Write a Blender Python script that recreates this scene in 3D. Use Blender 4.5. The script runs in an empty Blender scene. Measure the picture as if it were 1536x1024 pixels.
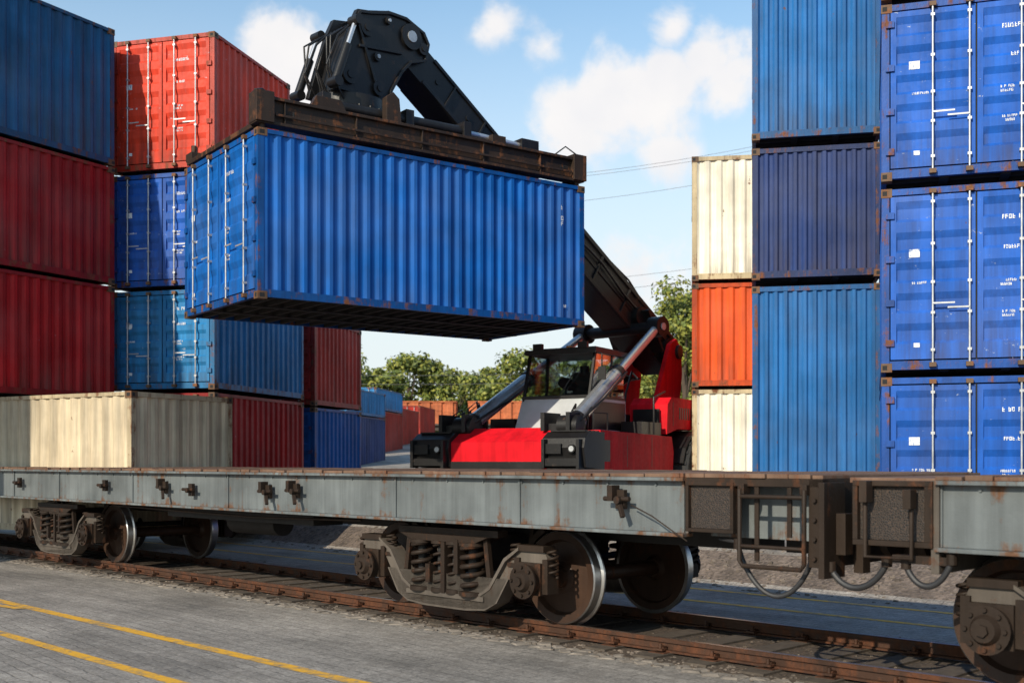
import bpy, math, random
from mathutils import Vector, Matrix
random.seed(7)
R=math.radians
scene=bpy.context.scene
COL=scene.collection

# ------------------------------------------------------------ mesh builder
class MB:
    def __init__(s):
        s.v=[];s.f=[];s.m=[];s.s=[];s.M=Matrix.Identity(4)
    def add(s,vs,fs,mat=0,smooth=False):
        b=len(s.v)
        M=s.M
        for p in vs: s.v.append(tuple(M@Vector(p)))
        for f in fs:
            s.f.append([b+i for i in f]);s.m.append(mat);s.s.append(smooth)
    def box(s,x0,x1,y0,y1,z0,z1,mat=0):
        vs=[(x0,y0,z0),(x1,y0,z0),(x1,y1,z0),(x0,y1,z0),(x0,y0,z1),(x1,y0,z1),(x1,y1,z1),(x0,y1,z1)]
        s.add(vs,[(0,3,2,1),(4,5,6,7),(0,1,5,4),(1,2,6,5),(2,3,7,6),(3,0,4,7)],mat)
    def beam(s,p0,p1,w,h,mat=0,up=(0,0,1),w1=None,h1=None):
        p0=Vector(p0);p1=Vector(p1);d=(p1-p0).normalized();up=Vector(up)
        sd=d.cross(up).normalized();u=sd.cross(d).normalized()
        w1=w1 or w;h1=h1 or h
        vs=[]
        for p,ww,hh in((p0,w,h),(p1,w1,h1)):
            for a,b in((-1,-1),(1,-1),(1,1),(-1,1)):
                vs.append(p+sd*a*ww/2+u*b*hh/2)
        s.add(vs,[(0,1,2,3),(7,6,5,4),(0,4,5,1),(1,5,6,2),(2,6,7,3),(3,7,4,0)],mat)
    def cyl(s,p0,p1,r,mat=0,seg=16,r1=None,caps=True,smooth=True):
        p0=Vector(p0);p1=Vector(p1);d=(p1-p0).normalized()
        a=d.orthogonal().normalized();b=d.cross(a)
        r1=r if r1 is None else r1
        vs=[]
        for p,rr in((p0,r),(p1,r1)):
            for i in range(seg):
                t=2*math.pi*i/seg
                vs.append(p+(a*math.cos(t)+b*math.sin(t))*rr)
        fs=[(i,(i+1)%seg,seg+(i+1)%seg,seg+i) for i in range(seg)]
        s.add(vs,fs,mat,smooth)
        if caps:
            s.add(vs[:seg],[tuple(range(seg))[::-1]],mat)
            s.add(vs[seg:],[tuple(range(seg))],mat)
    def tube(s,pts,r,mat=0,seg=6):
        pts=[Vector(p) for p in pts];n=len(pts);vs=[]
        prev=None
        for i,p in enumerate(pts):
            d=(pts[min(i+1,n-1)]-pts[max(i-1,0)]).normalized()
            if prev is None: a=d.orthogonal().normalized()
            else:
                a=(prev-d*prev.dot(d)).normalized()
            prev=a;b=d.cross(a)
            for k in range(seg):
                t=2*math.pi*k/seg
                vs.append(p+(a*math.cos(t)+b*math.sin(t))*r)
        fs=[]
        for i in range(n-1):
            for k in range(seg):
                fs.append((i*seg+k,i*seg+(k+1)%seg,(i+1)*seg+(k+1)%seg,(i+1)*seg+k))
        fs.append(tuple(range(seg))[::-1]);fs.append(tuple((n-1)*seg+k for k in range(seg)))
        s.add(vs,fs,mat,True)
    def coil(s,c,r,z0,z1,turns,wr,mat=0):
        n=int(turns*14);pts=[]
        for i in range(n+1):
            t=i/n
            pts.append((c[0]+r*math.cos(t*turns*2*math.pi),c[1]+r*math.sin(t*turns*2*math.pi),z0+(z1-z0)*t))
        s.tube(pts,wr,mat,8)
    def prism(s,pts,o,e1,e2,t0,t1,mat=0):
        o=Vector(o);e1=Vector(e1);e2=Vector(e2);n=e1.cross(e2).normalized()
        k=len(pts);vs=[o+e1*a+e2*b+n*t0 for a,b in pts]+[o+e1*a+e2*b+n*t1 for a,b in pts]
        fs=[tuple(range(k))[::-1],tuple(range(k,2*k))]
        for i in range(k): fs.append((i,(i+1)%k,k+(i+1)%k,k+i))
        s.add(vs,fs,mat)
    def lathe(s,prof,o,ax,seg=40,mats=None,mat=0):
        o=Vector(o);d=Vector(ax).normalized();a=d.orthogonal().normalized();b=d.cross(a)
        n=len(prof)
        for j in range(n-1):
            vs=[]
            for (r,h) in(prof[j],prof[j+1]):
                for i in range(seg):
                    t=2*math.pi*i/seg
                    vs.append(o+d*h+(a*math.cos(t)+b*math.sin(t))*r)
            s.add(vs,[(i,(i+1)%seg,seg+(i+1)%seg,seg+i) for i in range(seg)],mats[j] if mats else mat,True)
    def corr(s,p0,u,L,v,H,n,pitch,depth,mat=0,fr=(.3,.2,.3,.2)):
        p0=Vector(p0);u=Vector(u);v=Vector(v);n=Vector(n)
        N=max(1,round(L/pitch));P=L/N
        us=[(0,0)]
        for i in range(N):
            b=i*P;a=fr[0]
            us.append((b+a*P,0));a+=fr[1];us.append((b+a*P,1));a+=fr[2];us.append((b+a*P,1));us.append((b+P,0))
        vs=[]
        for x,dn in us:
            q=p0+u*x-n*depth*dn
            vs.append(q);vs.append(q+v*H)
        s.add(vs,[(2*i,2*i+2,2*i+3,2*i+1) for i in range(len(us)-1)],mat)
    def obj(s,name,mats,parent=None,matrix=None,bevel=0):
        me=bpy.data.meshes.new(name)
        me.from_pydata(s.v,[],s.f)
        for m in mats: me.materials.append(m)
        me.polygons.foreach_set("material_index",s.m)
        me.polygons.foreach_set("use_smooth",s.s)
        me.update()
        o=bpy.data.objects.new(name,me);COL.objects.link(o)
        if parent: o.parent=parent
        if matrix: o.matrix_world=matrix
        if bevel:
            b=o.modifiers.new("bevel","BEVEL");b.width=bevel;b.segments=2;b.limit_method='ANGLE';b.angle_limit=R(40)
        return o
def empty(name,M=None):
    e=bpy.data.objects.new(name,None);COL.objects.link(e);e.empty_display_size=.5
    if M: e.matrix_world=M
    return e
def place(x,y,z,yaw): return Matrix.Translation((x,y,z))@Matrix.Rotation(R(yaw),4,'Z')

# ------------------------------------------------------------ materials
class NT:
    def __init__(s,name,rnd=False):
        s.mat=bpy.data.materials.new(name);s.mat.use_nodes=True
        s.t=s.mat.node_tree;s.n=s.t.nodes;s.l=s.t.links
        s.b=s.n["Principled BSDF"]
        tc=s.n.new("ShaderNodeTexCoord");s.co=tc.outputs["Object"]
        sx=s.n.new("ShaderNodeSeparateXYZ");s.l.new(s.co,sx.inputs[0]);s.z=sx.outputs[2]
        if rnd:   # every object gets its own piece of the weathering pattern
            oi=s.n.new("ShaderNodeObjectInfo");m=s.n.new("ShaderNodeMath");m.operation='MULTIPLY';m.inputs[1].default_value=53.
            s.l.new(oi.outputs["Random"],m.inputs[0])
            va=s.n.new("ShaderNodeVectorMath");va.operation='ADD';s.l.new(s.co,va.inputs[0]);s.l.new(m.outputs[0],va.inputs[1])
            s.co=va.outputs[0];s.rand=oi.outputs["Random"]
    def lk(s,a,b): s.l.new(a,b)
    def mapping(s,sc=(1,1,1),rot=(0,0,0)):
        m=s.n.new("ShaderNodeMapping");m.inputs["Scale"].default_value=sc;m.inputs["Rotation"].default_value=rot
        s.lk(s.co,m.inputs["Vector"]);return m.outputs[0]
    def noise(s,scale,detail=4,vec=None,rough=.6,dist=0):
        n=s.n.new("ShaderNodeTexNoise");n.inputs["Scale"].default_value=scale;n.inputs["Detail"].default_value=min(detail,6)
        n.inputs["Roughness"].default_value=rough;n.inputs["Distortion"].default_value=dist
        s.lk(vec or s.co,n.inputs["Vector"]);return n.outputs["Fac"]
    def ramp(s,f,a,b,va=0,vb=1):
        m=s.n.new("ShaderNodeMapRange");m.inputs["From Min"].default_value=a;m.inputs["From Max"].default_value=b
        m.inputs["To Min"].default_value=va;m.inputs["To Max"].default_value=vb;m.clamp=True
        s.lk(f,m.inputs["Value"]);return m.outputs[0]
    def math(s,op,a,b):
        m=s.n.new("ShaderNodeMath");m.operation=op
        for i,x in enumerate((a,b)):
            if isinstance(x,(int,float)): m.inputs[i].default_value=x
            else: s.lk(x,m.inputs[i])
        return m.outputs[0]
    def mix(s,f,a,b,mode='MIX'):
        m=s.n.new("ShaderNodeMix");m.data_type='RGBA';m.blend_type=mode
        for i,x in((0,f),(6,a),(7,b)):
            if isinstance(x,(int,float)): m.inputs[i].default_value=x
            elif isinstance(x,tuple): m.inputs[i].default_value=(*x,1) if len(x)==3 else x
            else: s.lk(x,m.inputs[i])
        return m.outputs[2]
    def scalecol(s,c,f):
        h=s.n.new("ShaderNodeHueSaturation");s.lk(f,h.inputs["Value"])
        if isinstance(c,tuple): h.inputs["Color"].default_value=(*c,1)
        else: s.lk(c,h.inputs["Color"])
        return h.outputs[0]
    def out(s,col,rough=.5,metal=0,bump=None,bs=.3,bd=.01):
        if isinstance(col,tuple): s.b.inputs["Base Color"].default_value=(*col,1)
        else: s.lk(col,s.b.inputs["Base Color"])
        for k,x in(("Roughness",rough),("Metallic",metal)):
            if isinstance(x,(int,float)): s.b.inputs[k].default_value=x
            else: s.lk(x,s.b.inputs[k])
        if bump is not None:
            b=s.n.new("ShaderNodeBump");b.inputs["Strength"].default_value=bs;b.inputs["Distance"].default_value=bd
            s.lk(bump,b.inputs["Height"]);s.lk(b.outputs[0],s.b.inputs["Normal"])
        return s.mat
def paint(name,c,rust=.35,chips=0.,rough=.5,streak=.35,fadeamt=.07,dirt=.5,spec=.2):
    t=NT(name,True)
    big=t.noise(.9,4);st=t.noise(1,5,t.mapping((6,6,.3)),.65);fine=t.noise(14,5)
    col=t.scalecol(c,t.ramp(big,.3,.7,.76,1.2))
    col=t.scalecol(col,t.ramp(st,.35,.7,1.12,1-streak))
    col=t.scalecol(col,t.ramp(t.rand,0,1,.88,1.12))
    fade=t.ramp(t.noise(.5,3),.45,.75,0,fadeamt)
    col=t.mix(fade,col,(.5,.48,.45))
    gm=t.math('MULTIPLY',t.ramp(t.z,.1,.75,1,.12),t.ramp(st,.42,.62,0,dirt))
    col=t.mix(gm,col,(.06,.042,.03))
    if chips>0:
        ch=t.noise(3.8,6,t.mapping((1.3,1.0,1.9)),.8,.35)
        m=t.ramp(ch,.685-chips*.06,.715-chips*.06,0,.7)
        col=t.mix(m,col,(.45,.50,.56))
    r1=t.noise(6,6,t.mapping((1,1,.55)),.75)
    rm=t.ramp(r1,.74-rust*.2,.77-rust*.2)
    rc=t.mix(fine,(.04,.018,.01),(.2,.075,.03))
    col=t.mix(rm,col,rc)
    rg=t.ramp(fine,.3,.7,rough-.1,rough+.15)
    t.b.inputs["Specular IOR Level"].default_value=spec
    return t.out(col,rg,0,t.math('ADD',t.math('ADD',fine,t.math('MULTIPLY',big,4)),t.math('MULTIPLY',rm,-.6)),.18,.007)
def plain(name,c,rough=.5,metal=0,var=.25,sc=6,bs=.2):
    t=NT(name);n=t.noise(sc,5);col=t.scalecol(c,t.ramp(n,.3,.7,1-var,1+var))
    return t.out(col,rough,metal,n,bs,.005)
def rusty(name,c,rc=(.12,.045,.02),amt=.5,rough=.7,metal=0.,zr=None,spec=.3):
    t=NT(name,True);n=t.noise(4,6,None,.7);n2=t.noise(25,4);n3=t.noise(1.2,3)
    st=t.noise(1,6,t.mapping((9,9,.5)),.65)
    base=t.scalecol(c,t.ramp(n3,.3,.7,.7,1.25))
    base=t.scalecol(base,t.ramp(st,.35,.65,1.12,.8))
    v=t.math('ADD',t.math('MULTIPLY',n,.55),t.math('MULTIPLY',st,.45))
    if zr:
        v=t.math('ADD',v,t.ramp(t.z,zr[0]+.14,zr[0],0,.10));v=t.math('ADD',v,t.ramp(t.z,zr[1]-.16,zr[1]-.03,0,.10))
    mask=t.ramp(v,.66-amt*.28,.75-amt*.28)
    rr=t.mix(n2,tuple(x*.35 for x in rc),tuple(min(1,x*1.7) for x in rc))
    col=t.mix(mask,base,rr)
    t.b.inputs["Specular IOR Level"].default_value=spec
    return t.out(col,t.ramp(mask,0,1,rough-.12,rough+.15),metal,t.math('ADD',n2,mask),.4,.006)

M_steel=plain("galvanised_steel",(.46,.47,.48),.45,.6,.25)
M_chrome=plain("chrome_rod",(.62,.62,.63),.28,.75,.08,3,.02)
t=NT("stencil_white");n=t.noise(22,6,None,.7);M_label=t.out(t.mix(t.ramp(n,.52,.62),(.68,.70,.72),(.10,.17,.38)),.6)
M_dark=plain("dark_gap",(.012,.012,.013),.8)
M_under=plain("container_underside",(.016,.016,.018),.85)
M_cast=rusty("corner_casting_rust",(.12,.07,.04),(.2,.08,.035),.6)
PC={}
def cmats(key,c,rust,chips,fr=None,streak=.35,famt=.5,dirt=.5):
    if key not in PC:
        f=fr or tuple(x*.65 for x in c)
        PC[key]=[paint(key+"_paint",c,rust,chips,streak=streak,dirt=dirt),rusty(key+"_frame",f,(.15,.055,.025),famt,.6),M_steel,M_label,M_dark,M_cast,M_under]
    return PC[key]

# ------------------------------------------------------------ containers
def glyphs(mb,o,u,v,n,rows,h,seed):
    rnd=random.Random(seed);o=Vector(o);u=Vector(u);v=Vector(v);n=Vector(n)
    for j,cnt in enumerate(rows):
        x=0
        for i in range(cnt):
            w=h*rnd.uniform(.35,.7)
            if rnd.random()<.16: x+=h*.6;continue
            p=o+u*x-v*(j*h*1.55)
            k=rnd.randint(0,3);t=h*.2
            def q(a,b,c,d):
                vs=[p+u*a+v*b+n*.003,p+u*c+v*b+n*.003,p+u*c+v*d+n*.003,p+u*a+v*d+n*.003]
                mb.add(vs,[(0,1,2,3)],3)
            q(0,0,t,h)
            if k in(0,1): q(t,h-t,w,h)
            if k in(0,2,3): q(t,0,w,t)
            if k in(1,2): q(t,h*.42,w,h*.42+t)
            if k in(0,3): q(w-t,t,w,h-t)
            x+=w+h*.18
def container(name,M,L,W,H,mats,doors=True,pitch=.27,rods=(.27,.73),seed=0,side_marks=False,depth=.036):
    mb=MB();P=.11
    X=Vector((1,0,0));Y=Vector((0,1,0));Z=Vector((0,0,1))
    br=.15;tr=.075
    for y,n,u in((.012,-Y,1),(W-.012,Y,1)):
        mb.corr((P,y,br),X,L-2*P,Z,H-br-tr,n,pitch,depth,0,(.26,.24,.26,.24))
    mb.corr((L-.012,P,br),Y,W-2*P,Z,H-br-tr,X,pitch*.9,depth,0,(.3,.2,.3,.2))
    for y0,y1 in((0,.07),(W-.07,W)):
        mb.box(P,L-P,y0,y1,0.03,br,1);mb.box(P,L-P,y0,y1,H-tr,H-.01,1)
    for x0,x1 in((0,.08),(L-.08,L)):
        mb.box(x0,x1,P,W-P,.03,br,1);mb.box(x0,x1,P,W-P,H-tr-.02,H-.01,1)
    for x0,x1 in((0,P),(L-P,L)):
        for y0,y1 in((0,P),(W-P,W)):
            mb.box(x0+.004,x1-.004,y0+.004,y1-.004,.11,H-.11,1)
            for z0,z1 in((0,.12),(H-.12,H)):
                mb.box(x0-(.004 if x0==0 else .05),x1+(.05 if x0==0 else .004),y0-(.004 if y0==0 else .03),y1+(.03 if y0==0 else .004),z0,z1,5)
                xf=-.007 if x0==0 else L+.005
                mb.box(xf,xf+.002,y0+.035,y1-.015,z0+.03,z1-.03,4)
                yf=-.007 if y0==0 else W+.005
                mb.box(x0+.03,x1+.0,yf,yf+.002,z0+.03,z1-.03,4)
    mb.corr((.08,.07,H-.03),X,L-.16,Y,W-.14,Z,.5,.02,0,(.6,.1,.2,.1))
    mb.box(.09,L-.09,.075,W-.075,.13,.145,6)
    x=.3
    while x<L-.2:
        mb.box(x,x+.05,.07,W-.07,.03,.13,6);x+=.3
    mb.box(.08,L-.08,W*.32,W*.32+.12,.012,.028,6);mb.box(.08,L-.08,W*.64,W*.64+.12,.012,.028,6)
    if doors:
        mid=W/2
        for li,(a,b) in enumerate(((P+.012,mid-.012),(mid+.012,W-P-.012))):
            z0,z1=br+.02,H-tr-.04
            fw=.075
            mb.box(-.0,.05,a,a+fw,z0,z1,0);mb.box(-.0,.05,b-fw,b,z0,z1,0)
            mb.box(-.0,.05,a+fw,b-fw,z0,z0+fw,0);mb.box(-.0,.05,a+fw,b-fw,z1-fw,z1,0)
            hh=z1-z0-2*fw;N=5
            pt=hh/N
            mb.corr((.002,a+fw,z0+fw),Z,hh,Y,b-a-2*fw,-X,pt,.036,0,(.33,.11,.33,.23))
            for k,fr in enumerate(rods):
                y=a+(b-a)*fr
                mb.cyl((-.045,y,.06),(-.045,y,H-.04),.015,2,8)
                for zz in(z0+.12,z0+hh*.3,z0+hh*.5,z0+hh*.75,z1-.1):
                    mb.box(-.058,.004,y-.026,y+.026,zz-.018,zz+.018,2)
                for zz in(.09,H-.07):
                    mb.box(-.07,-.002,y-.045,y+.045,zz-.03,zz+.03,5)
                zz=z0+hh*(.33 if k==0 else .36)
                d=1 if k==0 else -1
                mb.box(-.072,-.06,min(y,y+d*.28),max(y,y+d*.28),zz-.011,zz+.011,2)
            for zz in(.35,.9,1.5,2.1):
                if zz<H-.2:
                    ye=P-.02 if li==0 else W-P-.03
                    mb.box(-.03,-.001,ye-.03,ye+.08,zz,zz+.09,1)
        mb.box(.03,.045,mid-.012,mid+.012,br,H-tr,4)
        fl=[br+.095+ (H-br-tr-.06-.15)/5*(i+.16) for i in range(5)]
        nX=-X
        glyphs(mb,(-.0,mid-.32,fl[4]+.04),-Y,Z,nX,[8],.06,seed+1)
        glyphs(mb,(-.0,mid-.34,fl[3]+.06),-Y,Z,nX,[6],.05,seed+2)
        glyphs(mb,(-.0,mid-.30,fl[2]+.04),-Y,Z,nX,[8,6],.036,seed+3)
        glyphs(mb,(-.0,mid-.32,fl[1]+.04),-Y,Z,nX,[8,7],.034,seed+4)
        glyphs(mb,(-.0,W-.4,fl[2]+.05),-Y,Z,nX,[10],.034,seed+5)
        mb.box(-.004,-.001,W-.5,W-.36,fl[3]-.0,fl[3]+.11,3)
        mb.box(-.004,-.001,W-.5,W-.42,fl[0]+.02,fl[0]+.08,3)
    else:
        mb.corr((.012,P,br),Y,W-2*P,Z,H-br-tr,-X,pitch*.85,depth,0,(.3,.2,.3,.2))
    if side_marks:
        for i in range(4): glyphs(mb,(L-.56,.012,H-.5-i*.1),X,Z,-Y,[1],.08,seed+20+i)
        glyphs(mb,(L-.5,.012,.34),X,Z,-Y,[3],.05,seed+31)
    return mb.obj(name,mats,None,M)

BLUE=cmats("cobalt_blue",(.004,.098,.37),.08,0,streak=.28,famt=.5,dirt=.25)
BLUED=cmats("door_blue",(.012,.095,.42),.25,.75)
BLUEM=cmats("mid_blue",(.018,.125,.34),.3,.0)
NAVY=cmats("navy",(.022,.045,.15),.3,.0)
BLUEL=cmats("light_blue",(.022,.20,.46),.3,.6)
BLUET=cmats("steel_blue",(.008,.085,.21),.4,0,streak=.5)
RED=cmats("crimson",(.37,.008,.010),.3,.1,streak=.5)
REDO=cmats("vermilion",(.58,.045,.02),.3,.7)
ORAN=cmats("orange",(.74,.095,.018),.35,.0)
CREAM=cmats("cream",(.85,.79,.66),.4,.0,(.5,.4,.25),.22)
BEIGE=cmats("beige",(.56,.47,.33),.35,0,(.4,.33,.22),.45)
REDB=cmats("brick_red",(.38,.03,.02),.4,0)

CW=3.2
LC=place(-3.95,17.6,4.34,36)
container("shipping_container",LC,6.58,CW,2.66,BLUE,True,.225,(.22,.72),1,True,.030)

E=Vector((-8.24,23.5,0));a=Vector((.5,.866,0))
for z0,H,m in((3.06,2.36,RED),(5.46,2.42,RED),(7.92,2.82,BLUET)):
    o=E-a*12.19
    container("shipping_container",place(o.x,o.y,z0,60),12.19,2.44,H,m,False,.25,depth=.042)
C=Vector((-6.55,19.5,0));o=C+a*2.44
container("shipping_container",place(o.x,o.y,.5,150),12.19,2.44,2.52,BEIGE,False,.28)
o=C+a*5.2+Vector((-.866,.5,0))*2.6
container("shipping_container",place(o.x,o.y,.5,150),9.4,2.44,2.52,BEIGE,False,.30)
for z0,H,m,L in((.5,2.74,RED,4.25),(3.3,2.1,BLUEL,4.25),(5.46,2.4,BLUED,3.6),(7.92,2.8,REDO,3.5)):
    container("shipping_container",place(-6.17,23.5,z0,75),L,2.44,H,m,True,.25,(.27,.73),int(z0*10))
for z0,H,m in((.5,2.66,BLUE),(3.2,2.2,REDB)):
    container("shipping_container",place(-4.93,28.35,z0,75),3.0,2.44,H,m,True,.25,seed=5)

def rstack(Lx,Ly,phi,W,levels,L,**k):
    p=R(phi);ox=Lx+W*math.cos(p);oy=Ly-W*math.sin(p)
    for z0,H,m,d,s in levels:
        container("shipping_container",place(ox,oy,z0,90-phi),L,W,H,m,d,seed=s,**k)
rstack(5.1,15.65,17.6,2.44,[(.5,2.46,BLUED,True,11),(3.03,2.52,BLUED,True,12),(5.66,2.43,BLUED,True,13),(8.16,2.55,BLUED,True,14)],6.06,rods=(.07,.5))
rstack(4.34,20.5,12,2.25,[(.5,4.46,BLUEM,False,0),(5.08,2.37,NAVY,False,0),(7.6,2.75,BLUEM,False,0)],6.06,pitch=.2)
rstack(3.81,24.0,9,2.44,[(.5,2.83,CREAM,False,0),(3.37,2.2,ORAN,False,0),(5.62,2.63,CREAM,False,0)],6.06,pitch=.3)

# ------------------------------------------------------------ track frame
TM=Matrix.Translation((.524,11.56,0))@Matrix.Rotation(-math.atan2(.7104,.7037),4,'Z')
def W2(s,w): 
    v=TM@Vector((s,w,0));return v.x,v.y
M_rail=rusty("rail_rust",(.05,.024,.014),(.085,.032,.015),.7,.7)
M_railtop=plain("rail_top_steel",(.22,.16,.13),.35,.7,.3)
M_rustd=rusty("dark_rust_steel",(.026,.017,.012),(.075,.030,.014),.42,.7,spec=.2)
M_grime=plain("black_grime",(.012,.010,.009),.75,0,.5)
for w in(0,1.52):
    mb=MB();x0,x1=-45,16
    mb.box(x0,x1,w-.075,w+.075,.03,.048,0)
    mb.box(x0,x1,w-.012,w+.012,.048,.115,0)
    mb.prism([(-.036,.113),(-.036,.143),(-.028,.149),(.028,.149),(.036,.143),(.036,.113)],(0,w,0),(0,1,0),(0,0,1),x0,x1,0)
    mb.box(x0,x1,w-.022,w+.022,.1495,.151,1)
    x=-30
    while x<8:
        for d in(-1,1):
            mb.box(x-.05,x+.05,w+d*.10-.04,w+d*.10+.04,.048,.066,0)
            mb.cyl((x,w+d*.10,.066),(x,w+d*.10,.11),.018,0,6)
            mb.box(x-.025,x+.025,min(w+d*.03,w+d*.09),max(w+d*.03,w+d*.09),.066,.082,0)
        mb.box(x-.09,x+.09,w-.17,w+.17,.028,.034,0)
        x+=.58
    mb.obj("rail_track",[M_rail,M_railtop],None,TM)

# ------------------------------------------------------------ ground
def pav(name,c1,c2,mort,bw,rh,rot,ms=.008,stain=1.):
    t=NT(name);b=t.n.new("ShaderNodeTexBrick")
    wob=t.n.new("ShaderNodeTexNoise");wob.inputs["Scale"].default_value=4.;wob.inputs["Detail"].default_value=3;t.lk(t.co,wob.inputs["Vector"])
    vs=t.n.new("ShaderNodeVectorMath");vs.operation='SCALE';vs.inputs["Scale"].default_value=.07;t.lk(wob.outputs["Color"],vs.inputs[0])
    va=t.n.new("ShaderNodeVectorMath");va.operation='ADD';t.lk(t.mapping((1,1,1),(0,0,rot)),va.inputs[0]);t.lk(vs.outputs[0],va.inputs[1])
    t.lk(va.outputs[0],b.inputs["Vector"])
    b.inputs["Scale"].default_value=1;b.inputs["Brick Width"].default_value=bw;b.inputs["Row Height"].default_value=rh
    b.inputs["Mortar Size"].default_value=ms;b.inputs["Color1"].default_value=(*c1,1);b.inputs["Color2"].default_value=(*c2,1);b.inputs["Mortar"].default_value=(*mort,1)
    b.inputs["Mortar Smooth"].default_value=.6;b.inputs["Bias"].default_value=0
    st=t.noise(.45,6,None,.7,.8);f=t.noise(38,5);md=t.noise(2.4,6,None,.75,.5);lng=t.noise(1,5,t.mapping((.25,1.6,1)),.65,.3);sp=t.noise(11,5,None,.8)
    col=t.mix(t.ramp(md,.40,.66,0,.8),b.outputs["Color"],c1)      # worn-out joints in places
    col=t.scalecol(col,t.ramp(st,.3,.7,1.3,.62))
    col=t.scalecol(col,t.ramp(f,.3,.7,.62,1.4))
    col=t.scalecol(col,t.ramp(sp,.35,.65,.76,1.22))
    col=t.scalecol(col,t.ramp(lng,.42,.66,1.05,.66))
    col=t.mix(t.ramp(md,.52,.74,0,.6),col,(.11,.09,.072))
    h=t.math('ADD',t.math('MULTIPLY',b.outputs["Fac"],-.8),t.math('MULTIPLY',f,.9))
    return t.out(col,t.ramp(st,.3,.7,.65,.92),0,h,.65,.012)
M_pave=pav("paving_blocks",(.29,.262,.23),(.235,.212,.187),(.115,.10,.086),.21,.135,R(4),.008)
M_yard=pav("yard_concrete",(.34,.30,.26),(.30,.27,.23),(.14,.12,.1),3,2.5,.4,.02)
def gravel(name,c,sc=45):
    t=NT(name);v=t.n.new("ShaderNodeTexVoronoi");v.inputs["Scale"].default_value=sc;t.lk(t.co,v.inputs["Vector"])
    n=t.noise(1.5,6);bw=t.n.new("ShaderNodeRGBToBW");t.lk(v.outputs["Color"],bw.inputs[0])
    col=t.scalecol(c,t.ramp(bw.outputs[0],0,1,.45,1.5));col=t.scalecol(col,t.ramp(n,.3,.7,.6,1.3))
    return t.out(col,.9,0,v.outputs["Distance"],.8,.02)
M_grav=gravel("bank_gravel",(.135,.105,.085),22)
M_bed=gravel("trackbed_gravel",(.075,.055,.04),26)
t=NT("far_grass");n=t.noise(.4,6);M_grass=t.out(t.mix(n,(.06,.09,.02),(.17,.14,.07)),.9)
def sm(x,a,b):
    x=min(1,max(0,(x-a)/(b-a)));return x*x*(3-2*x)
def gz(s,w):
    X,Y=W2(s,w)
    z=.5*sm(w,5.0,6.3)
    r=min(1,max(0,(Y-34)/56))
    return z+3.5*r*sm(w,9,20)
ws=[-400,-120,-40,-15,-6,-3,-1,.8,2.5,4,4.8,5.0,5.15,5.3,5.45,5.6,5.7,5.8,5.9,6,6.15,6.3,7,8,9,10,11,12,13,14,15,16,17,18,19,20]+list(range(22,90,3))+[100,120,160,220,320,600,1200]
ss=[-1200,-600,-300,-160,-110]+list(range(-90,50,3))+[60,80,120,300,800]
mb=MB();nw=len(ws);vs=[]
for s in ss:
    for w in ws: vs.append((s,w,gz(s,w)))
mb.v=[v for v in vs]
for i in range(len(ss)-1):
    for j in range(nw-1):
        w=(ws[j]+ws[j+1])/2;s=(ss[i]+ss[i+1])/2
        X,Y=W2(s,w)
        m=0 if w<5.3 else (1 if w<6.0 else (3 if Y>92 else 2))
        mb.f.append([i*nw+j,(i+1)*nw+j,(i+1)*nw+j+1,i*nw+j+1]);mb.m.append(m);mb.s.append(True)
mb.obj("ground",[M_pave,M_grav,M_yard,M_grass],None,TM)
mb=MB();mb.box(-60,20,-.42,1.94,-.1,.008,0);mb.obj("track_bed",[M_bed],None,TM)
M_slp=plain("sleeper_concrete",(.07,.055,.042),.85,0,.4,9,.5)
mb=MB();x=-30
while x<9:
    mb.box(x-.12,x+.12,-.36,1.88,0,.028,0);x+=.58
mb.obj("railway_sleepers",[M_slp],None,TM)
M_stone=gravel("loose_stone",(.13,.105,.085),8)
mb=MB();rnd=random.Random(3)
def stone(x,y,z,r,fl=.6):
    a=rnd.uniform(0,6.28);ca,sa=math.cos(a),math.sin(a);vs=[]
    for dx,dy,dz in((-1,-1,0),(1,-1,0),(1,1,0),(-1,1,0),(-.7,-.6,1),(.7,-.7,1),(.6,.7,1),(-.6,.6,1)):
        dx*=r*rnd.uniform(.6,1.1);dy*=r*rnd.uniform(.5,.9);dz*=r*fl*rnd.uniform(.7,1.2)
        vs.append((x+dx*ca-dy*sa,y+dx*sa+dy*ca,z+dz))
    mb.add(vs,[(4,5,6,7),(0,1,5,4),(1,2,6,5),(2,3,7,6),(3,0,4,7)],0)
for i in range(3800):
    s=rnd.uniform(-16,5.5);w=rnd.choice([rnd.gauss(-.32,.12),rnd.uniform(-.3,1.9),rnd.gauss(2.0,.2)])
    if abs(w)<.1 or abs(w-1.52)<.1: continue
    stone(s,w,.004,rnd.uniform(.008,.026))
for i in range(1300):
    s=rnd.uniform(-14,8);w=rnd.uniform(4.9,6.6);stone(s,w,gz(s,w)-.01,rnd.uniform(.015,.05))
mb.obj("gravel",[M_stone],None,TM)
mb=MB();s=-16
while s<5.5:
    for k in range(2):
        if rnd.random()<.8:
            w=-.44-.14*k+rnd.uniform(-.02,.02)
            stone(s+rnd.uniform(-.03,.03),w,.002,rnd.uniform(.07,.105),.14)
    s+=.19
mb.obj("broken_setts",[plain("sett_stone",(.21,.18,.15),.85,0,.45,5,.5)],None,TM)
t=NT("yellow_road_paint");n=t.noise(9,6,None,.75);n2=t.noise(1.2,4)
M_line=t.out(t.mix(t.ramp(t.math('ADD',n,t.math('MULTIPLY',n2,.4)),.66,.86),(.70,.36,.02),(.2,.17,.13)),.7,0,n,.2,.003)
mb=MB()
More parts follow.
